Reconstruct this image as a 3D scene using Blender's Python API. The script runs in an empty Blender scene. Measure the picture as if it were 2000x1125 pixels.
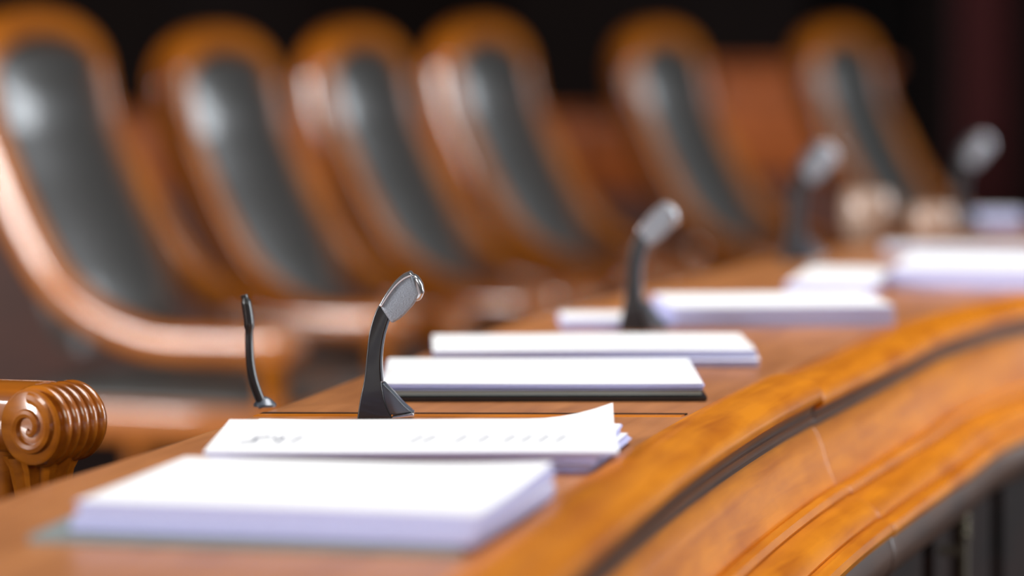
import bpy, bmesh, math, random
from mathutils import Vector, Matrix
random.seed(7)
scene = bpy.context.scene
COL = scene.collection
PI = math.pi
F = 6470.0          # focal length in pixels of the 2000 px wide frame
H = 1.15            # eye height
TOP = 0.84          # desk top height

# ------------------------------------------------------------------ helpers
def sp(l):
    return tuple((c/12.92 if c <= .04045 else ((c+.055)/1.055)**2.4) for c in l)
def rgb(r, g, b):
    return sp((r/255, g/255, b/255)) + (1,)

def tag(o, label=None, cat=None, group=None, kind=None):
    if label: o['label'] = label
    if cat: o['category'] = cat
    if group: o['group'] = group
    if kind: o['kind'] = kind
    return o
def empty(name, loc, rz=0):
    o = bpy.data.objects.new(name, None); COL.objects.link(o)
    o.location = loc; o.rotation_euler = (0, 0, rz); o.empty_display_size = .05
    return o
def obj(name, verts, faces, mat, parent=None, smooth=True, uvs=None, bevel=0, sharp=40):
    me = bpy.data.meshes.new(name)
    me.from_pydata([tuple(v) for v in verts], [], faces)
    if uvs:
        ul = me.uv_layers.new(name='UVMap')
        for p in me.polygons:
            for li, vi in zip(p.loop_indices, p.vertices):
                ul.data[li].uv = uvs[vi]
    bm = bmesh.new(); bm.from_mesh(me)
    bmesh.ops.recalc_face_normals(bm, faces=bm.faces)
    if bevel:
        es = [e for e in bm.edges if len(e.link_faces) == 2 and e.calc_face_angle(0) > .6]
        bmesh.ops.bevel(bm, geom=es, offset=bevel, segments=3, profile=.5, affect='EDGES')
    bm.to_mesh(me); bm.free()
    if smooth:
        for p in me.polygons: p.use_smooth = True
        try: me.set_sharp_from_angle(angle=math.radians(sharp))
        except Exception: pass
    me.materials.append(mat)
    o = bpy.data.objects.new(name, me); COL.objects.link(o)
    if parent: o.parent = parent
    return o
def box(name, lo, hi, mat, parent=None, bevel=0):
    x0, y0, z0 = lo; x1, y1, z1 = hi
    v = [(x0,y0,z0),(x1,y0,z0),(x1,y1,z0),(x0,y1,z0),(x0,y0,z1),(x1,y0,z1),(x1,y1,z1),(x0,y1,z1)]
    f = [(0,3,2,1),(4,5,6,7),(0,1,5,4),(1,2,6,5),(2,3,7,6),(3,0,4,7)]
    return obj(name, v, f, mat, parent, bool(bevel), bevel=bevel)
def catmull(P, t):
    n = len(P); i = max(0, min(n-2, int(math.floor(t)))); u = t - i
    def g(k):
        if k < 0: return [2*a-b for a, b in zip(P[0], P[1])]
        if k >= n: return [2*a-b for a, b in zip(P[-1], P[-2])]
        return P[k]
    a, b, c, d = g(i-1), g(i), g(i+1), g(i+2)
    return Vector([.5*(2*q + (r-p)*u + (2*p-5*q+4*r-s)*u*u + (3*q-p-3*r+s)*u**3) for p, q, r, s in zip(a, b, c, d)])
def rings(name, R, mat, parent=None, closed_profile=True, cap=True, uv=True, sharp=40):
    """skin a list of rings (lists of Vectors)"""
    n = len(R[0]); v = []; f = []; uvs = []
    L = 0
    for i, r in enumerate(R):
        if i: L += (sum(r, Vector())/n - sum(R[i-1], Vector())/n).length
        W = 0
        for j, p in enumerate(r):
            if j: W += (p - r[j-1]).length
            v.append(p); uvs.append((L, W))
    m = n if closed_profile else n-1
    for i in range(len(R)-1):
        for j in range(m):
            a = i*n+j; b = i*n+(j+1) % n
            f.append((a, b, b+n, a+n))
    if cap and closed_profile:
        f.append(tuple(range(n))[::-1]); f.append(tuple((len(R)-1)*n+j for j in range(n)))
    return obj(name, v, f, mat, parent, True, uvs, sharp=sharp)
def superell(a, b, n=24, e=2.6):
    out = []
    for k in range(n):
        t = 2*PI*k/n; c, s = math.cos(t), math.sin(t)
        out.append((a*math.copysign(abs(c)**(2/e), c), b*math.copysign(abs(s)**(2/e), s)))
    return out
def lathe(name, prof, mat, parent=None, n=40, M=None):
    R = []
    for r, z in prof:
        ring = [Vector((r*math.cos(2*PI*k/n), r*math.sin(2*PI*k/n), z)) for k in range(n)]
        if M: ring = [M @ p for p in ring]
        R.append(ring)
    return rings(name, R, mat, parent)
def copy_tree(o, parent=None):
    c = o.copy(); COL.objects.link(c)
    if parent: c.parent = parent
    for ch in [x for x in list(o.children)]: copy_tree(ch, c)
    return c

# ------------------------------------------------------------------ materials
def newmat(name):
    m = bpy.data.materials.new(name); m.use_nodes = True
    nt = m.node_tree; b = nt.nodes['Principled BSDF']
    return m, nt, b
def wood(name, c1, c2, rough=.3, coat=.6, uv=False, scale=1.0, bump=.15, coat_rough=.12, spec=.5):
    m, nt, b = newmat(name); N = nt.nodes.new; L = nt.links.new
    tc = N('ShaderNodeTexCoord'); mp = N('ShaderNodeMapping')
    mp.inputs['Scale'].default_value = ((4*scale, 55*scale, 1) if uv else (6*scale, 45*scale, 45*scale))
    L(tc.outputs['UV' if uv else 'Object'], mp.inputs['Vector'])
    n1 = N('ShaderNodeTexNoise'); n1.inputs['Scale'].default_value = 1.4; n1.inputs['Detail'].default_value = 6
    n1.inputs['Distortion'].default_value = .6
    L(mp.outputs['Vector'], n1.inputs['Vector'])
    mp2 = N('ShaderNodeMapping'); mp2.inputs['Scale'].default_value = ((9, 18, 1) if uv else (8, 14, 14))
    L(tc.outputs['UV' if uv else 'Object'], mp2.inputs['Vector'])
    n2 = N('ShaderNodeTexNoise'); n2.inputs['Scale'].default_value = 1.0; n2.inputs['Detail'].default_value = 3
    L(mp2.outputs['Vector'], n2.inputs['Vector'])
    mx = N('ShaderNodeMath'); mx.operation = 'MULTIPLY_ADD'; mx.inputs[1].default_value = .55
    ml = N('ShaderNodeMath'); ml.operation = 'MULTIPLY'; ml.inputs[1].default_value = .45
    L(n2.outputs['Fac'], ml.inputs[0]); L(n1.outputs['Fac'], mx.inputs[0]); L(ml.outputs[0], mx.inputs[2])
    cr = N('ShaderNodeValToRGB'); cr.color_ramp.elements[0].position = .36; cr.color_ramp.elements[1].position = .62
    cr.color_ramp.elements[0].color = c2; cr.color_ramp.elements[1].color = c1
    L(mx.outputs[0], cr.inputs['Fac']); L(cr.outputs['Color'], b.inputs['Base Color'])
    bp = N('ShaderNodeBump'); bp.inputs['Strength'].default_value = bump; bp.inputs['Distance'].default_value = .0006
    L(n1.outputs['Fac'], bp.inputs['Height']); L(bp.outputs['Normal'], b.inputs['Normal'])
    b.inputs['Roughness'].default_value = rough
    b.inputs['Coat Weight'].default_value = coat; b.inputs['Coat Roughness'].default_value = coat_rough
    b.inputs['Specular IOR Level'].default_value = spec
    return m
def plain(name, col, rough=.5, metal=0, coat=0, noise=None, spec=.5, bump=0, nscale=60):
    m, nt, b = newmat(name); N = nt.nodes.new; L = nt.links.new
    b.inputs['Base Color'].default_value = col; b.inputs['Roughness'].default_value = rough
    b.inputs['Metallic'].default_value = metal; b.inputs['Coat Weight'].default_value = coat
    b.inputs['Specular IOR Level'].default_value = spec
    tc = N('ShaderNodeTexCoord'); n = N('ShaderNodeTexNoise'); n.inputs['Scale'].default_value = nscale; n.inputs['Detail'].default_value = 4
    L(tc.outputs['Object'], n.inputs['Vector'])
    cr = N('ShaderNodeValToRGB'); d = noise if noise is not None else .06
    cr.color_ramp.elements[0].color = tuple(c*(1-d) for c in col[:3]) + (1,)
    cr.color_ramp.elements[1].color = tuple(min(1, c*(1+d)) for c in col[:3]) + (1,)
    L(n.outputs['Fac'], cr.inputs['Fac']); L(cr.outputs['Color'], b.inputs['Base Color'])
    if bump:
        bp = N('ShaderNodeBump'); bp.inputs['Strength'].default_value = bump; bp.inputs['Distance'].default_value = .001
        L(n.outputs['Fac'], bp.inputs['Height']); L(bp.outputs['Normal'], b.inputs['Normal'])
    return m
M = {}
M['desk']  = wood('desktop_walnut', rgb(190, 124, 72), rgb(160, 99, 54), .42, .35, True, .8, .1, .3)
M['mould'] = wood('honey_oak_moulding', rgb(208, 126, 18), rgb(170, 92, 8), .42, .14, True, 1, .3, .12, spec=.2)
M['cove']  = wood('shade_darkened_cove', rgb(84, 54, 36), rgb(58, 36, 24), .45, .15, True, 1, .2, .2)  # dark reflection in the hollow cove is put into the colour; frieze shares it
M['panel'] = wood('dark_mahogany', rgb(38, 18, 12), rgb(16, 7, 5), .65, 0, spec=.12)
M['chair'] = wood('varnished_chair_wood', rgb(176, 100, 14), rgb(134, 68, 6), .45, 1.0, True, .8, .1, .08, spec=.25)
M['scroll'] = wood('carved_scroll_wood', rgb(180, 104, 20), rgb(124, 62, 8), .3, 1, False, 1.2, .1, .08)
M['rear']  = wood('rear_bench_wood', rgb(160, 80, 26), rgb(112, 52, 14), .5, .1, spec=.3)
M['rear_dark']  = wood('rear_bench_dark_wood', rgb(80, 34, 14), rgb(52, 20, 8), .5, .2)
M['leather'] = plain('grey_leather', rgb(60, 58, 56), .4, 0, .7, .12, .6, .2, 220)
M['leather'].node_tree.nodes['Principled BSDF'].inputs['Coat Roughness'].default_value = .17
M['paper'] = plain('white_paper', rgb(246, 249, 253), .6, 0, 0, .01)
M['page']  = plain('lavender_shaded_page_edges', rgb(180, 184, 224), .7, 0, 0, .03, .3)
M['folder'] = plain('grey_card_folder', rgb(132, 142, 142), .5, 0, 0, .05)
M['blackfolder'] = plain('black_card_folder', rgb(24, 26, 30), .35, 0, .2, .1)
M['ink'] = plain('grey_ink', rgb(70, 78, 100), .9, spec=.05)
M['black'] = plain('black_plastic', rgb(34, 34, 36), .32, 0, .3, .08)
M['slate'] = plain('slate_grey_plastic', rgb(96, 106, 118), .3, .3, .3, .08)
M['silver'] = plain('brushed_silver', rgb(205, 208, 214), .22, .9, 0, .05)
M['mesh_grey'] = plain('microphone_grille', rgb(150, 158, 170), .45, .4, 0, .35, .5, .6, 900)
M['rod'] = plain('pale_metal', rgb(190, 184, 165), .2, .8)
M['cup'] = plain('beige_stoneware', rgb(150, 126, 110), .35, 0, .4, .06)
M['carpet'] = plain('dark_red_carpet', rgb(34, 14, 10), .95, 0, 0, .3, .2, .5, 300)
M['wall'] = wood('dark_wall_panelling', rgb(24, 11, 8), rgb(11, 5, 4), .7, 0, spec=.12)
M['wallgrey'] = plain('dark_grey_cloth', rgb(24, 17, 15), .9, spec=.1)
M['ceil'] = plain('dark_ceiling', rgb(40, 30, 25), .9)
M['red'] = plain('deep_red_velvet', rgb(62, 6, 8), .9)
M['brown'] = plain('brown_curtain', rgb(96, 52, 24), .8)
M['blackish'] = plain('near_black_cloth', rgb(7, 4, 4), .9, spec=.1)

# ------------------------------------------------------------------ desk plan
C = [(-.125,1.2),(-.065,1.5),(.007,1.872),(.066,2.15),(.112,2.35),(.175,2.59),(.238,2.80),(.345,3.13),(.435,3.40),(.585,3.68),(.85,3.9),(1.2,4.15),(1.7,4.35),(2.4,4.5)]
Lf = [(-.53,1.2),(-.46,1.5),(-.385,1.9),(-.330,2.16),(-.272,2.36),(-.205,2.605),(-.132,2.9),(-.03,3.3),(.10,3.7),(.25,4.1),(.42,4.5),(.85,5.0),(1.5,5.4),(2.4,5.6)]
TJ = 6.0     # moulding joint (Y = 2.81)
TS = 5.0      # desktop seam
def crest(t):
    p = catmull(C, t); q = catmull(C, t+.02) - catmull(C, t-.02)
    q.normalize(); return p, Vector((q.y, -q.x)), q       # point, outward normal, direction
def off(t, w, h):
    p, n, _ = crest(t); return Vector((p.x+n.x*w, p.y+n.y*w, TOP+h))

desk = empty('curved_desk', (0, 0, 0))
tag(desk, 'long curved wooden desk with rolled honey-coloured edge moulding, papers lying along it', 'desk')
def slab(name, t0, t1, z1, th, mat, n):
    R = []
    K = 10
    for i in range(n+1):
        t = t0+(t1-t0)*i/n
        a = catmull(Lf, t); p, nn, _ = crest(t); b = Vector((p.x-nn.x*.034, p.y-nn.y*.034))
        r = .005
        ring = []
        for k in range(K+1):
            u = k/K; q = a.lerp(b, u)
            ring.append(Vector((q.x, q.y, z1)))
        d = (b-a).normalized()
        ring[0] = Vector((a.x+d.x*r, a.y+d.y*r, z1))
        ring = [Vector((a.x, a.y, z1-th)), Vector((a.x, a.y, z1-r)), Vector((a.x+d.x*r*.3, a.y+d.y*r*.3, z1-r*.3))] + ring
        ring.append(Vector((b.x, b.y, z1-th)))
        R.append(ring)
    # round the two ends down a little
    def sink(ring, dz): return [Vector((p.x, p.y, p.z-dz if p.z > z1-th+.001 else p.z)) for p in ring]
    d = (R[1][5]-R[0][5]).normalized()*.0012
    R = [[p for p in sink(R[0], .0012)]] + [[p+d for p in R[0]]] + R[1:-1] + [[p-d for p in R[-1]]] + [sink(R[-1], .0012)]
    # UV so that grain runs along the desk
    return rings(name, R, mat, desk, sharp=30)
slab('desktop', 0, TS-.006, TOP, .03, M['desk'], 60)
slab('desktop', TS+.006, 13, TOP-.0005, .03, M['desk'], 90)
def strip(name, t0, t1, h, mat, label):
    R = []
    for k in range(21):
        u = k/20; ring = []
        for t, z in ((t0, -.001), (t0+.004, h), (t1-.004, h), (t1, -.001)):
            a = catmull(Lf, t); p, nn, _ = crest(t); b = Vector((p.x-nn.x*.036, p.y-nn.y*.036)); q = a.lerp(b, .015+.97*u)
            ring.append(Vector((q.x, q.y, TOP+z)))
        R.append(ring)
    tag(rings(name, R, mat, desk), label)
strip('seam_strip', 4.955, 5.01, .0006, M['mould'], 'pale oak strip across the desk top')
strip('seam_strip', 5.012, 5.055, .0005, M['panel'], 'dark line across the desk top')  # flat dark strip added in place of the dark step line at the seam

def sweep(name, prof, t0, t1, n, mat, parent, round0=False, round1=False, dh=0, sharp=32):
    cw = sum(p[0] for p in prof)/len(prof); ch = sum(p[1] for p in prof)/len(prof)
    R = []; ts = [t0+(t1-t0)*i/n for i in range(n+1)]
    def ringat(t, k):
        out = []
        for w, h in prof:
            dw, dd = w-cw, h-ch; l = math.hypot(dw, dd) or 1
            out.append(off(t, w-dw/l*k, h+dh-dd/l*k))
        return out
    e = .016
    rr = .0048
    for i, t in enumerate(ts): R.append((t, 0))
    steps = [(0, 1), (.08, .62), (.29, .3), (.62, .08), (1, 0)]
    out = []
    if round0: out += [(t0+e*s, rr*k) for s, k in steps]
    out += [(t, 0) for t in ts if (not round0 or t > t0+e*1.1) and (not round1 or t < t1-e*1.1)]
    if round1: out += [(t1-e*s, rr*k) for s, k in steps[::-1]]
    return rings(name, [ringat(t, k) for t, k in out], mat, parent, sharp=sharp)
def arc(cx, cy, rx, ry, a0, a1, n):
    return [(cx+rx*math.cos(math.radians(a0+(a1-a0)*k/n)), cy+ry*math.sin(math.radians(a0+(a1-a0)*k/n))) for k in range(n+1)]
CR = .012   # crest height above desk top
# heights below are given relative to the desk top (crest = +CR)
roll = [(-.036, -.016), (-.036, .0006), (-.0335, .0012)] + arc(-.004, -.005, .0300, .017, 152, -14, 18) + [(.021, -.0125), (.010, -.016)]
def D(w, d): return (w, CR-d)
cove = [D(.0, .0235), D(.0205, .0235), D(.0185, .0265), D(.0165, .0305), D(.0163, .0335), D(.0182, .0345), D(.0172, .0375), D(.0172, .0405), D(.0190, .0425), D(.0, .044)]
fascia = [D(-.005, .042), D(.016, .0425), D(.0205, .050), D(.0245, .060), D(.028, .072), D(.0325, .084), D(.037, .094), D(.0, .096)]
bead = [D(.0, .094), D(.036, .0945), D(.042, .0905), D(.0475, .0925), D(.0495, .0975), D(.047, .1015), D(.0, .102)]
band = [D(.0, .100), D(.048, .1005), D(.055, .1015), D(.0635, .1055), D(.0705, .1115), D(.0735, .1175), D(.072, .121), D(.0, .122)]
rail = [D(.0, .120), D(.0725, .1205), D(.078, .1195), D(.085, .1225), D(.0868, .128), D(.085, .1335), D(.078, .135), D(.0, .136)]
frieze = [D(.0, .134), D(.083, .1345), D(.086, .146), D(.084, .160), D(.077, .170), D(.0, .171)]
for seg, (t0, t1, r0, r1, dh) in enumerate([(0, TJ-.001, False, True, 0), (TJ+.001, 13, True, False, -.0015)]):
    n = 90 if seg == 0 else 120
    tag(sweep('edge_roll', roll, t0, t1, n, M['mould'], desk, r0, r1, -.0055 if seg else 0))
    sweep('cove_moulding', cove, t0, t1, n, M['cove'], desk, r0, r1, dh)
    sweep('fascia', fascia, t0, t1, n, M['mould'], desk, r0, r1, dh)
    sweep('bead_moulding', bead, t0, t1, n, M['mould'], desk, r0, r1, dh)
    sweep('lower_band', band, t0, t1, n, M['mould'], desk, r0, r1, dh)
    sweep('lower_rail', rail, t0, t1, n, M['mould'], desk, r0, r1, dh)
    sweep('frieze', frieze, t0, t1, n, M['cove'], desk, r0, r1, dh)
# front panel: dark with upright pilaster relief
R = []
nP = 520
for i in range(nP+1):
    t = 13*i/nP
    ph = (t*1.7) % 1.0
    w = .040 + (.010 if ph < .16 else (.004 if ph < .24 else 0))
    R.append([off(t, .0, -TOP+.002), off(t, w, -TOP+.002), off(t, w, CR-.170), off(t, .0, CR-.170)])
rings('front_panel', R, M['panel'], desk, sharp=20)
# inner supports under the desk top
for t in (1.2, 4.2, 6.8, 9.6, 11.6):
    a = catmull(Lf, t); p, nn, q = crest(t); b = p - nn*.002
    a = a.lerp(b, .35); d = Vector((q.x, q.y))*.015
    v = []
    for z in (.002, TOP-.031):
        for s in (a-d, b-d, b+d, a+d): v.append((s.x, s.y, z))
    obj('support_panel', v, [(0,3,2,1),(4,5,6,7),(0,1,5,4),(1,2,6,5),(2,3,7,6),(3,0,4,7)], M['panel'], desk, False)
# pale metal rod on the front panel (vertical pull)
tH = 7.0
for tt in [TJ+ .01*k for k in range(400)]:
    p = off(tt, .066, 0)
    if 1000+p.x*F/p.y >= 1882: tH = tt; break
ph = off(tH, .066, 0)
def vrod(name, x, y, z0, z1, r, mat, par):
    prof = [(r*.3, z0), (r, z0+r), (r, z0+.012)]
    for k in range(4):
        zz = z1-.034+k*.009
        prof += [(r, zz), (r*1.7, zz+.003), (r*1.7, zz+.005), (r, zz+.0075)]
    prof += [(r*.9, z1-.001), (r*.3, z1)]
    return lathe(name, prof, mat, par, 20, Matrix.Translation((x, y, 0)))
zt = H-(985-40)*ph.y/F
hd = vrod('door_pull', ph.x, ph.y, zt-.16, zt, .0042, M['rod'], desk)
tag(hd, 'slim pale metal pull with turned rings')
for zz in (zt-.13, zt-.045):
    a = off(tH, .036, 0); q = crest(tH)[2]*.004
    v = []
    for z in (zz-.004, zz+.004):
        for s in ((a.x-q.x, a.y-q.y), (ph.x-q.x, ph.y-q.y), (ph.x+q.x, ph.y+q.y), (a.x+q.x, a.y+q.y)): v.append((s[0], s[1], z))
    obj('pull_mount', v, [(0,3,2,1),(4,5,6,7),(0,1,5,4),(1,2,6,5),(2,3,7,6),(3,0,4,7)], M['rod'], hd, False)

# ------------------------------------------------------------------ documents
def pix(px, py, drop=H-TOP):
    y = F*drop/(py-40); return ((px-1000)*y/F, y)
LAST = [0]
def document(name, x, y, w, d, t, rz, z0, label, cat='papers', mat='paper', layers=8, jit=.0012, lift=None, wave=.0002, group=None, seed=1, edge='page'):
    rd = random.Random(seed)
    nx, ny = 22, 14
    def lf(u, v):
        z = wave*(math.sin(u*5.1+seed)+math.sin(v*4.3+seed*2)+2)
        if lift:
            for (cu, cv, r, hgt) in lift:
                dd = max(0, 1-math.hypot((u-cu)*1.0, (v-cv)*.7)/r); z += hgt*dd*dd
        return z
    if z0 is None: z0 = LAST[0]
    LAST[0] = z0 + t + wave*4 + .0002
    g = lambda i, j: j*(nx+1)+i
    per = [(i, 0) for i in range(nx)] + [(nx, j) for j in range(ny)] + [(i, ny) for i in range(nx, 0, -1)] + [(0, j) for j in range(ny, 0, -1)]
    V = []; Fc = []
    def pt(i, j, k, jx=0, jy=0):
        u, v = i/nx, j/ny
        return Vector(((u-.5)*w+jx, (v-.5)*d+jy, t*k+lf(u, v)*k))
    for j in range(ny+1):
        for i in range(nx+1): V.append(pt(i, j, 0))
    loops = [[g(i, j) for i, j in per]]
    for L_ in range(1, layers):
        k0, k1 = L_/layers-.15/layers, L_/layers
        jx, jy = rd.uniform(-jit, jit), rd.uniform(-jit, jit)
        for k in (k0, k1):
            base = len(V)
            for i, j in per: V.append(pt(i, j, k, jx, jy))
            loops.append(list(range(base, base+len(per))))
    base = len(V)
    for j in range(ny+1):
        for i in range(nx+1): V.append(pt(i, j, 1))
    loops.append([base+g(i, j) for i, j in per])
    n = len(per)
    for a, b in zip(loops, loops[1:]):
        for k in range(n): Fc.append((a[k], a[(k+1) % n], b[(k+1) % n], b[k]))
    nside = len(Fc)
    for j in range(ny):
        for i in range(nx):
            Fc.append((g(i, j), g(i, j+1), g(i+1, j+1), g(i+1, j)))
            Fc.append((base+g(i, j), base+g(i+1, j), base+g(i+1, j+1), base+g(i, j+1)))
    o = obj(name, V, Fc, M[mat], None, True, sharp=35)
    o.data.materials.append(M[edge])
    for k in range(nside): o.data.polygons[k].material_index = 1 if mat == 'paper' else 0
    o.location = (x, y, z0); o.rotation_euler = (0, 0, math.radians(rz))
    tag(o, label, cat, group)
    return o, (lambda u, v: t+lf(u, v))
E = .0004
# front pile
cx, cy = -.112, 2.052
document('card_folder', cx-.026, cy-.006, .262, .215, .0035, -11, TOP+E, 'grey card folder under the frontmost white paper pile, sticking out left', 'folder', 'folder', 3, .0005, seed=3)
document('document', cx-.006, cy-.004, .248, .205, .0085, -14, None, 'thick lower document of the frontmost pile, purplish page edges above the grey folder', seed=4, layers=7)
document('document', cx-.005, cy-.002, .247, .203, .0085, -13, None, 'blurred blank white document on top of the frontmost pile', seed=5, layers=5, lift=[(1, 1, .5, .004)])
# second pile (in focus)
c2 = (-.066, 2.345)
document('document', c2[0]+.004, c2[1]+.028, .268, .165, .0065, -11, TOP+E, 'lower document of the printed pile, its right corner fanned beyond the top sheet', seed=8, layers=8, jit=.003)
document('document', c2[0]+.001, c2[1]+.018, .270, .18, .005, -7, None, 'middle document of the printed pile, directly under the sheet with faint grey marks', seed=9, layers=5, jit=.002)
top2, zf = document('printed_sheet', c2[0]-.002, c2[1]+.006, .283, .19, .0012, -.5, None, 'white sheet with faint grey printed marks and a lifted right corner', 'paper', layers=2, jit=0, seed=10, lift=[(1.0, 1.0, .22, .012)], wave=.0004)
# faint marks on it
def stroke(V, Fc, pts, w):
    for i, p in enumerate(pts):
        a = Vector(pts[max(i-1, 0)]); b = Vector(pts[min(i+1, len(pts)-1)]); d = (b-a).normalized(); n = Vector((-d.y, d.x))*w/2
        for q in (Vector(p)-n, Vector(p)+n): V.append((q.x, q.y, zf(q.x/.283+.5, q.y/.19+.5)+.0006))
        if i: k = 2*i; Fc.append((k-2, k-1, k+1, k))
for x0, pat in ((-.112, '8'), (-.1, '9'), (-.088, '7'), (-.003, '/'), (.006, '/'), (.028, '/'), (.044, '/'), (.062, '/'), (.074, '/'), (.086, '/'), (.098, '/')):
    y0 = -.028; V = []; Fc = []
    if pat == '8':
        pts = [(x0+.004*math.sin(2*a)+.006*math.cos(a), y0+.022*math.cos(a)) for a in [2*PI*k/20 for k in range(21)]]
    elif pat == '9':
        pts = [(x0+.004+.0035*math.cos(a), y0+.008+.01*math.sin(a)) for a in [2*PI*k/14 for k in range(15)]] + [(x0+.004, y0-.025)]
    elif pat == '7':
        pts = [(x0, y0+.018), (x0+.008, y0+.02), (x0+.002, y0-.02)]
    else:
        pts = [(x0, y0-.02), (x0+.003, y0-.005), (x0+.008, y0+.022)]
    stroke(V, Fc, pts, .0017)
    obj('printed_mark', V, Fc, M['ink'], top2, False)

# third pile
c3 = (.022, 2.80)
document('card_folder', c3[0]+.004, c3[1]-.002, .262, .205, .0035, 1.0, TOP+E, 'black card folder under the white papers just behind the microphone', 'folder', 'blackfolder', 3, .0006, seed=12)
document('document', c3[0]+.002, c3[1]-.001, .258, .203, .003, 1.0, None, 'grey-edged document between the black folder and the bright white papers', 'papers', 'folder', 3, .001, seed=13)
document('document', c3[0]+.002, c3[1]+.002, .262, .205, .0045, .5, None, 'white papers on the black folder, right corner fanned, beside the in-focus microphone', seed=14, layers=6, jit=.003)
# fourth pile
c4 = (.068, 3.045)
document('document', c4[0]+.012, c4[1]-.006, .285, .15, .006, -1, TOP+E, 'lower document of the fourth pile, fanned page edges showing at its right', seed=16, layers=7, jit=.003)
document('document', c4[0]+.004, c4[1], .290, .155, .006, 1.5, None, 'white document on top of the fourth pile, behind the papers on the black folder', seed=17, layers=5, wave=.0004)
# small pad
document('note_pad', .085, 3.36, .07, .09, .010, 3, TOP+E, 'small white note pad left of the second microphone', 'note pad', seed=19, layers=6)
# fifth
document('document', .268, 3.435, .225, .17, .010, 6, TOP+E, 'lower half of the blurred pile right of the second microphone', seed=21, layers=7, jit=.002)
document('document', .268, 3.435, .225, .168, .009, 5, None, 'upper half of the blurred white pile right of the second microphone', seed=22, layers=5)
# far piles
document('document', .385, 3.87, .10, .24, .012, -12, TOP+E, 'dim lavender document at the far end, left of the brighter wide pile', seed=24, layers=5)
document('document', .572, 3.945, .215, .25, .022, -12, TOP+E, 'wide far paper pile reaching the right edge of the picture', seed=25, layers=7)
document('document', .60, 4.45, .20, .11, .005, -6, TOP+E, 'thin farthest document lying in front of the two beige cups', seed=27, layers=4)

# ------------------------------------------------------------------ microphones
S = 2.57/F  # metres per pixel at the microphone
def blade(name, left, right, y0, y1, mat, parent, bev=.0012):
    """solid between a left and a right outline (same count), y0..y1 thick, outlines in px relative to (752,820)"""
    P = [((x-752)*S, (820-y)*S) for x, y in left] ; Q = [((x-752)*S, (820-y)*S) for x, y in right]
    R = []
    for (a, b) in zip(P, Q):
        R.append([Vector((a[0], y0, a[1])), Vector((b[0], y0, b[1])), Vector((b[0], y1, b[1])), Vector((a[0], y1, a[1]))])
    v = [p for r in R for p in r]; f = []
    for i in range(len(R)-1):
        for j in range(4): f.append((i*4+j, i*4+(j+1) % 4, i*4+4+(j+1) % 4, i*4+4+j))
    f.append((3,2,1,0)); k = (len(R)-1)*4; f.append((k,k+1,k+2,k+3))
    o = obj(name, v, f, mat, parent, True, bevel=bev, sharp=45)
    return o
def dens(P, m=4):
    out = []
    for i in range((len(P)-1)*m+1): 
        c = catmull(P, i/m if i/m < len(P)-1 else len(P)-1-1e-6); out.append((c.x, c.y))
    return out
def make_mic(label):
    r = empty('desk_microphone', (0, 0, 0)); tag(r, label, 'microphone')
    left = dens([(698,819),(704,780),(712,740),(717,690),(722,650),(733,612),(746,588)])
    right = dens([(766,819),(752,785),(745,745),(743,705),(747,665),(757,628),(769,602)])
    blade('stem', left, right, -.007, .007, M['black'], r, .001)
    # side flange: foot leaning out to the right, slate grey
    fl = dens([(740,752),(742,768),(748,788),(758,812)], 4); fr = dens([(750,750),(768,768),(788,790),(806,806)], 4)
    blade('foot_flange', fl, fr, -.004, .016, M['slate'], r, .001)
    v = blade('foot_trim', [(766,814),(766,818.5)], [(808,807),(809,815)], -.006, .018, M['silver'], r, .0006)
    # inner (right-hand) lighter edge strip of the stem
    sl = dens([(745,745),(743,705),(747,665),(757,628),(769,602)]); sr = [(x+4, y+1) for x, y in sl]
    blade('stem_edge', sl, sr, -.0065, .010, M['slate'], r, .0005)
    # head: wedge widening upwards to the right
    hl = dens([(744,600),(756,580),(771,560),(788,544),(804,536)]); hr = dens([(766,632),(784,621),(801,604),(812,590),(819,574)])
    hd = blade('microphone_head', hl, hr, -.010, .012, M['mesh_grey'], r, .002)
    tl = dens([(741,597),(753,576),(768,556),(785,540),(802,532)])
    tr = dens([(746,600),(758,581),(773,561),(790,546),(808,538)])
    blade('head_trim', tl, tr, -.0115, .0135, M['silver'], hd, .0008)
    gl = dens([(804,536),(812,545),(822,565)]); gr = dens([(806,585),(815,588),(826,580)])
    blade('grille', [(804,536),(806,552),(808,570),(808,590)], [(817,540),(826,556),(829,572),(822,588)], -.009, .011, M['silver'], hd, .003)
    return r
def desk_at(px, py): return pix(px, py)
mic = make_mic('black curved desk microphone in sharp focus with silver-edged head')
x, y = desk_at(752, 820); mic.location = (x, y, TOP+.0008)
for px, py, rz, sc, lab in ((1258, 648, -8, 1.14, 'blurred dark desk microphone with lit grey head beside the small note pad'),
                        (1570, 512, 12, 1.35, 'strongly blurred microphone left of the two beige cups'),
                        (1885, 452, 10, 1.25, 'farthest faint microphone, its head against the dark wall right of the beige cups')):
    m = copy_tree(mic); m['label'] = lab
    x, y = desk_at(px, py); m.location = (x, y, TOP+.0003); m.rotation_euler = (0, 0, math.radians(rz)); m.scale = (sc, sc, sc)
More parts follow.
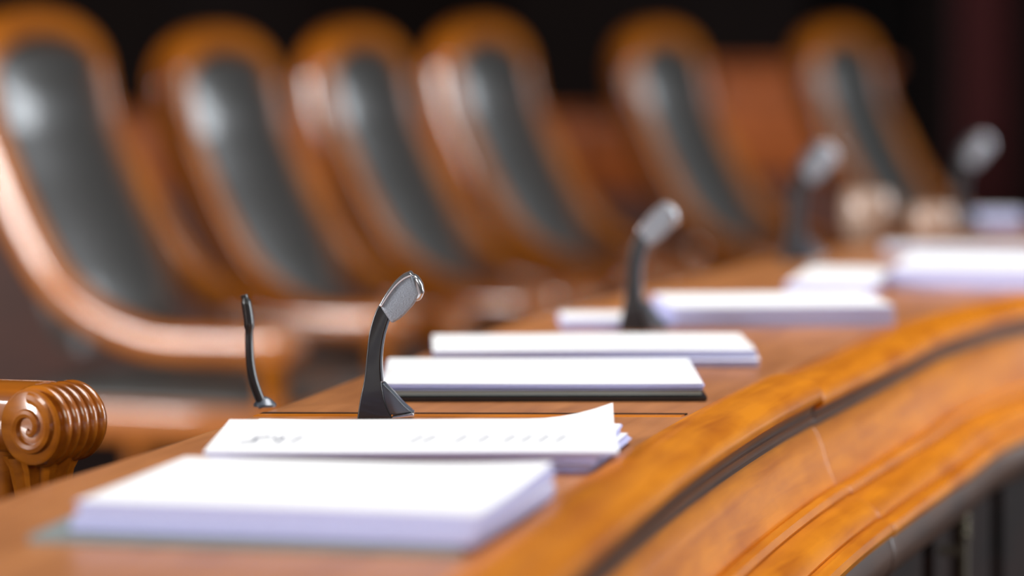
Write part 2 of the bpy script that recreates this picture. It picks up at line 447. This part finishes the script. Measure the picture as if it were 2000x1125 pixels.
# slender black stem standing on the inner desk edge
sm = empty('slim_microphone', (0, 0, 0)); tag(sm, 'slender black curved microphone standing at the inner desk edge left of the sharp one', 'microphone')
sx, sy = desk_at(506, 798)
sx, sy = sx+.004, sy+.01
K = sy/F
pts = [(500,801),(490,776),(480,745),(474,710),(472,670),(472,635),(467,600),(462,582)]
path = [((px-503)*K, 0, (800-py)*K) for px, py in pts]
R = []
for i in range(29):
    t = i/4*.999; c = catmull(path, t); rad = .0028+.0012*(1-i/28) + (.001 if 18 < i < 26 else 0)
    d = (catmull(path, min(t+.05, 6.99))-catmull(path, max(t-.05, 0))).normalized()
    n = Vector((0, 1, 0)); b = d.cross(n)
    R.append([c + n*rad*1.5*math.cos(a) + b*rad*math.sin(a) for a in [2*PI*k/14 for k in range(14)]])
rings('stem', R, M['black'], sm)
lathe('base', [(.001, .0), (.009, 0), (.009, .002), (.005, .006), (.001, .008)], M['slate'], sm, 24)
sm.location = (sx, sy, TOP+.0005)

# ------------------------------------------------------------------ cups
def cup(px, py, r, h, label):
    c = empty('cup', (0, 0, 0)); tag(c, label, 'cup')
    prof = [(.001, 0), (r*.7, 0), (r*.82, .004), (r, h*.35), (r*1.02, h*.7), (r*.93, h*.97), (r*.9, h), (r*.86, h*.97), (r*.93, h*.7), (r*.9, h*.35), (r*.7, .01), (.001, .009)]
    lathe('bowl', prof, M['cup'], c)
    R = []
    for k in range(13):
        a = -PI/2+PI*k/12; cc = Vector((r*.95+.016*math.cos(a), 0, h*.55+.02*math.sin(a)))
        e1 = Vector((math.cos(a), 0, math.sin(a))); e2 = Vector((0, 1, 0))
        R.append([cc+e1*.003*math.cos(b)+e2*.004*math.sin(b) for b in [2*PI*q/10 for q in range(10)]])
    rings('handle', R, M['cup'], c)
    x, y = pix(px, py); c.location = (x, y, TOP+.0003)
    return c
cup(1695, 470, .036, .068, 'left one of two blurred beige cups at the far end of the desk')
cup(1822, 472, .031, .050, 'right one of two blurred beige cups, lower than its neighbour').rotation_euler = (0, 0, .5)
document('note_pad', .735, 5.0, .07, .07, .02, 0, TOP+E, 'small lavender pad at the far end, right of the two cups', 'note pad', seed=31, layers=5)

# ------------------------------------------------------------------ chairs
Zt = 1.15           # chair top
side = [(.0, -.11), (.018, -.185), (.058, -.267), (.104, -.35), (.158, -.424), (.228, -.474), (.32, -.505), (.42, -.508), (.520, -.506)]
SCX, SCZ = .528, -.510
def spiral_mesh(name, mat, parent, ysgn, yc, hw, rad):
    """raised volute line on the side face of the arm scroll"""
    R = []
    N = 46
    for k in range(N+1):
        u = k/N; a = PI*.5 - u*2*PI*1.55; r = rad*(.93-.78*u)
        c = Vector((SCX+r*math.cos(a), yc+ysgn*hw, Zt+SCZ+r*math.sin(a)))
        e1 = Vector((math.cos(a), 0, math.sin(a))); e2 = Vector((0, 1, 0)); q = .0046*(1-.35*u)
        R.append([c+e1*q*math.cos(b)+e2*q*.9*math.sin(b) for b in [2*PI*m/8 for m in range(8)]])
    return rings(name, R, mat, parent)
def make_chair(label, detail=True):
    c = empty('armchair', (0, 0, 0)); tag(c, label, 'chair')
    path = []
    for t in [i/4 for i in range((len(side)-1)*4, -1, -1)]:
        p = catmull(side, min(t, len(side)-1-1e-6))
        hw = .185 + .020*min(1, max(0, (-.11-p.y)/.3))
        path.append((Vector((p.x, -hw, Zt+p.y)), Vector((0, -1, 0)), t))
    for k in range(1, 20):
        th = PI*k/20
        path.append((Vector((-.004*math.sin(th), -.185*math.cos(th), Zt-.11+.082*math.sin(th))), Vector((0, -math.cos(th), math.sin(th))), 0))
    for p, o, t in path[:(len(side)-1)*4+1][::-1]:
        path.append((Vector((p.x, -p.y, p.z)), Vector((0, 1, 0)), t))
    R = []
    for i, (p, o, t) in enumerate(path):
        T = (path[min(i+1, len(path)-1)][0]-path[max(i-1, 0)][0]).normalized()
        o = (o-T*o.dot(T)).normalized(); b = T.cross(o)
        k = min(1, t/5)
        a_, b_ = .0245+.002*k, .036*(1-k)+.027*k
        R.append([p+o*a+b*bb for a, bb in superell(a_, b_, 24, 3.1)])
    rings('frame', R, M['chair'], c)
    # upholstered pad
    nu, nv = 26, 22; V = []; Fc = []
    def padx(z):
        prof = [(.012, -.06), (.006, -.11), (.018, -.185), (.052, -.267), (.094, -.35), (.132, -.43), (.165, -.53)]
        for (x0, z0), (x1, z1) in zip(prof, prof[1:]):
            if z >= z1: u = (z-z0)/(z1-z0); return x0+(x1-x0)*u
        return prof[-1][0]
    for side_ in (1, -1):
        for i in range(nu+1):
            z = -.530+(.478)*(1-(1-i/nu)**1.0)
            a = .188 if z < -.115 else .184*math.sqrt(max(0.0001, 1-((z+.115)/.0632)**2))
            if z < -.46: a *= 1-.12*((-.46-z)/.07)**2
            for j in range(nv+1):
                v = -1+2*j/nv
                edge = max(0, 1-abs(v)**2.1)*min(1, max(0, (-.052-z)/.09))**.6*min(1, max(0.02, (z+.535)/.05))
                x = padx(z) + (.052*edge**.85 + .012 if side_ == 1 else -.018)
                V.append((x, a*v, Zt+z))
    off_ = (nu+1)*(nv+1)
    for s_ in (0, 1):
        for i in range(nu):
            for j in range(nv):
                q = s_*off_+i*(nv+1)+j
                Fc.append((q, q+1, q+nv+2, q+nv+1))
    g = lambda i, j: i*(nv+1)+j
    per = [(0, j) for j in range(nv)]+[(i, nv) for i in range(nu)]+[(nu, j) for j in range(nv, 0, -1)]+[(i, 0) for i in range(nu, 0, -1)]
    for k in range(len(per)):
        a, b = per[k], per[(k+1) % len(per)]
        Fc.append((g(*a), g(*b), off_+g(*b), off_+g(*a)))
    obj('back_cushion', V, Fc, M['leather'], c, True, sharp=50)
    # arm scrolls with reeding
    for s in (-1, 1):
        yc = s*.205; hw = .030
        prof = [(.001, -hw), (.026, -hw), (.0285, -hw+.002)]
        nr = 5; wid = 2*hw*.86; y0 = -hw+.006
        for q in range(nr):
            yy = y0+wid*q/nr
            for m in range(7):
                a = PI*m/6; prof.append((.0255+.0055*math.sin(a), yy+wid/nr*(.5-.5*math.cos(a))))
        prof += [(.0285, hw-.002), (.026, hw), (.001, hw)]
        Mx = Matrix.Translation((SCX, yc, Zt+SCZ)) @ Matrix.Rotation(-PI/2, 4, 'X')
        sc = lathe('arm_scroll', prof, M['scroll'], c, 40, Mx)
        for q in (-1, 1): spiral_mesh('volute', M['scroll'], sc, q, yc, hw, .0235)
        # fluted arm post from scroll to seat rail
        R = []
        for z, k in ((-.535, 1.0), (-.545, .82), (-.57, .64), (-.60, .72), (-.625, .95)):
            ring = []
            for m in range(40):
                a = 2*PI*m/40; rr = (.027+.0022*math.cos(a*10))*k
                ring.append(Vector((SCX-.012+rr*math.cos(a), yc+rr*math.sin(a)*1.05, Zt+z)))
            R.append(ring)
        rings('arm_post', R, M['scroll'], c)
        # seat side rail
        box('seat_rail', (.06, yc-.02, Zt-.655), (.541, yc+.02, Zt-.600), M['chair'], c, .008)
        for lx in (.085, .515):
            R = [[Vector((lx+a+dx, yc+b, Zt+z)) for a, b in superell(r, r, 16, 3)] for z, r, dx in ((-.655, .021, 0), (-.8, .017, 0), (-1.0, .015, -.004 if lx < .2 else .004), (-1.1495, .017, -.015 if lx < .2 else .012))]
            rings('leg', R, M['chair'], c)
    box('front_rail', (.512, -.185, Zt-.652), (.540, .19, Zt-.602), M['chair'], c, .006)
    box('back_rail', (.055, -.19, Zt-.652), (.085, .19, Zt-.602), M['chair'], c, .006)
    # seat cushion
    V = []; Fc = []; nu = nv = 16
    for s_ in (1, 0):
        for i in range(nu+1):
            for j in range(nv+1):
                u = i/nu; v = -1+2*j/nv
                e = (max(0, 1-(2*u-1)**6)*max(0, 1-v**6))**.5
                V.append((.09+.43*u, .186*v, Zt-(.598 if s_ else .61)+(.035*e if s_ else 0)))
    off2 = (nu+1)*(nv+1)
    for s_ in (0, 1):
        for i in range(nu):
            for j in range(nv):
                q = s_*off2+i*(nv+1)+j; Fc.append((q, q+1, q+nv+2, q+nv+1))
    per = [(0, j) for j in range(nv)]+[(i, nv) for i in range(nu)]+[(nu, j) for j in range(nv, 0, -1)]+[(i, 0) for i in range(nu, 0, -1)]
    for k in range(len(per)):
        a, b = per[k], per[(k+1) % len(per)]
        Fc.append((g2(a, nv), g2(b, nv), off2+g2(b, nv), off2+g2(a, nv)))
    obj('seat_cushion', V, Fc, M['leather'], c, True, sharp=50)
    return c
def g2(a, nv): return a[0]*(nv+1)+a[1]

specs = [  # px of near post centre, depth, yaw, scale, label
    (-52, 5.20, 21, 1.022, 'first armchair of the blurred row, cut by the left edge of the picture'),
    (330, 5.68, 21, .996, 'second armchair of the blurred row, right behind the slim black microphone'),
    (616, 6.17, 21, 1.0, 'third armchair of the blurred row, its frame rising behind the sharp microphone head'),
    (862, 6.68, 24, 1.008, 'fourth armchair of the blurred row, in the middle of the picture top'),
    (1218, 7.15, 26, 1.0, 'fifth armchair of the blurred row, behind the second microphone'),
    (1574, 7.72, 28, 1.0, 'sixth and faintest armchair, last of the blurred row before the dark curtain'),
]
proto = None
for px, Y, al, sc, lab in specs:
    if proto is None: proto = make_chair(lab); c = proto
    else: c = copy_tree(proto); c['label'] = lab
    c['group'] = 'armchairs in the blurred row'
    a = math.radians(al); X = (px-1000)*Y/F
    # local (0,-.185) sits at (X,Y)
    lx, ly = math.sin(a), math.cos(a)
    c.location = (X+.185*sc*lx, Y+.185*sc*ly, 0); c.rotation_euler = (0, 0, -a); c.scale = (sc, sc, sc)
# near chair whose scroll stands beside the desk, on a low dais
RISE = .206
a = math.radians(31)
c0 = copy_tree(proto); c0['label'] = 'nearest armchair, only its carved scroll arm end in view at the left'
del c0['group']
scx, scy = (106-1000)*2.5/F, 2.5
fx, fy = math.cos(a), -math.sin(a); lx, ly = math.sin(a), math.cos(a)
c0.location = (scx-SCX*fx-.205*lx, scy-SCX*fy-.205*ly, RISE); c0.rotation_euler = (0, 0, -a); c0.scale = (1, 1, 1)
for s_ in (-1, 1):
    R = []
    for z, l in ((-.600, .085), (-.585, .070), (-.565, .066), (-.545, .080), (-.528, .10)):
        R.append([Vector((SCX-.03-l/2+a_, s_*.205+b_, Zt+z)) for a_, b_ in superell(l/2, .016, 20, 4)])
    rings('arm_bracket', R, M['scroll'], c0)

# ------------------------------------------------------------------ setting
def struct(o): o['kind'] = 'structure'; return o
struct(box('floor', (-7, -4, -.1), (7, 14, 0), M['carpet']))
struct(box('trim_1', (-2.2, 1.6, 0.0005), (-.47, 3.2, RISE-.0002), M['carpet']))
struct(box('ceiling', (-7, -4, 4.5), (7, 14, 4.6), M['ceil']))
struct(box('wall_left', (-7.1, -4, 0), (-7, 14, 4.5), M['wall']))
struct(box('wall_right', (7, -4, 0), (7.1, 14, 4.5), M['wall']))
struct(box('wall_front', (-7, -4.1, 0), (7, -4, 4.5), M['wall']))
# back wall with upright panels in relief
V = []; Fc = []
xs = [-7+.7*i for i in range(21)]
wb = struct(box('wall_back', (-7, 13.9, 0), (7, 14, 4.5), M['wall']))
for i, x0 in enumerate(xs[:-1]):
    p = box('wall_panel', (x0+.05, 13.87, .3), (x0+.65, 13.9, 4.2), M['wallgrey'] if i in (7, 9) else M['wall'], wb, .01)
# curtains hanging at the far right
def curtain(name, x0, x1, y, mat, label, z0=.0, z1=3.9):
    V = []; Fc = []; n = 90
    for i in range(n+1):
        u = i/n; x = x0+(x1-x0)*u; dy = .05*math.sin(u*(x1-x0)*34)+.02*math.sin(u*17)
        for z in (z0+.002, z1):
            V.append((x, y+dy, z)); V.append((x, y+dy+.012, z))
    for i in range(n):
        q = i*4
        for a, b in ((0, 2), (2, 3), (3, 1), (1, 0)): Fc.append((q+a, q+b, q+4+b, q+4+a))
    Fc.append((0, 1, 3, 2)); Fc.append((n*4, n*4+2, n*4+3, n*4+1))
    o = obj(name, V, Fc, mat); tag(o, label, 'curtain'); return o
curtain('curtain', 1.02, 1.42, 11.4, M['blackish'], 'near-black curtain beside the faintest armchair')
curtain('curtain', 1.50, 1.72, 11.2, M['red'], 'narrow deep red curtain in the dark upper right')
curtain('curtain', 1.80, 2.3, 11.0, M['blackish'], 'black curtain at the far right edge of the picture')
# rear bench row: lit wooden top board, dark base
rb = empty('rear_bench', (0, 9.6, 0)); tag(rb, 'blurred orange-brown wooden bench front behind the row of armchairs', 'bench')
box('top_board', (-2.6, -.03, H-.50), (.52, .03, H-.28), M['rear'], rb, .01)
box('cap_rail', (-2.62, -.06, H-.28), (.54, .06, H-.26), M['rear'], rb, .01)
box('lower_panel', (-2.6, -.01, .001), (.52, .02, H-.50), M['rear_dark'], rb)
for x0 in (-2.2, -1.6, -1.0, -.4, .15): box('stile', (x0, -.045, H-.50), (x0+.05, -.03, H-.28), M['rear'], rb, .004)
rd = empty('lectern', (.80, 9.2, 0)); tag(rd, 'taller blurred orange wooden lectern between the fifth and sixth armchairs', 'lectern')
box('front_board', (-.24, -.03, H-.43), (.24, .03, H-.14), M['rear'], rd, .01)
box('top', (-.26, -.06, H-.14), (.26, .3, H-.115), M['rear'], rd, .01)
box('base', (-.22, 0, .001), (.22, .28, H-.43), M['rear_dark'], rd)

# ------------------------------------------------------------------ light
def area(name, loc, target, sx, sy, power, col):
    l = bpy.data.lights.new(name, 'AREA'); l.shape = 'RECTANGLE'; l.size = sx; l.size_y = sy; l.energy = power; l.color = col
    o = bpy.data.objects.new(name, l); COL.objects.link(o); o.location = loc
    d = Vector(target)-Vector(loc); o.rotation_euler = d.to_track_quat('-Z', 'Y').to_euler()
    return o
area('window_light', (-6.2, .8, 2.1), (-.3, 5.6, 1.1), 3.0, 1.7, 820, (1, .98, .97))
area('side_window_light', (6.2, 5.1, 2.2), (0, 5.8, .9), 2.2, 3.6, 420, (.88, .94, 1))
area('ceiling_light', (.7, 3.1, 3.3), (.2, 2.9, .8), 1.8, 1.6, 84, (1, .96, .92))
area('front_light', (2.6, -1.6, 3.4), (.3, 3.0, .8), 2.0, 1.6, 70, (1, .95, .88))
w = bpy.data.worlds.new('hall'); scene.world = w; w.use_nodes = True
w.node_tree.nodes['Background'].inputs[0].default_value = (.9, .95, 1, 1)
w.node_tree.nodes['Background'].inputs[1].default_value = .02

# ------------------------------------------------------------------ camera
cam = bpy.data.cameras.new('camera'); co = bpy.data.objects.new('camera', cam); COL.objects.link(co)
co.location = (0, 0, H); co.rotation_euler = (PI/2, 0, 0)
cam.sensor_width = 36; cam.lens = 36*F/2000; cam.shift_y = -(562.5-40)/2000
cam.clip_start = .05; cam.clip_end = 60
cam.dof.use_dof = True; cam.dof.focus_distance = 2.55; cam.dof.aperture_fstop = cam.lens/50
scene.camera = co
scene.view_settings.view_transform = 'Standard'; scene.view_settings.look = 'None'
scene.view_settings.gamma = 1; scene.view_settings.exposure = 0; scene.view_settings.use_curve_mapping = False
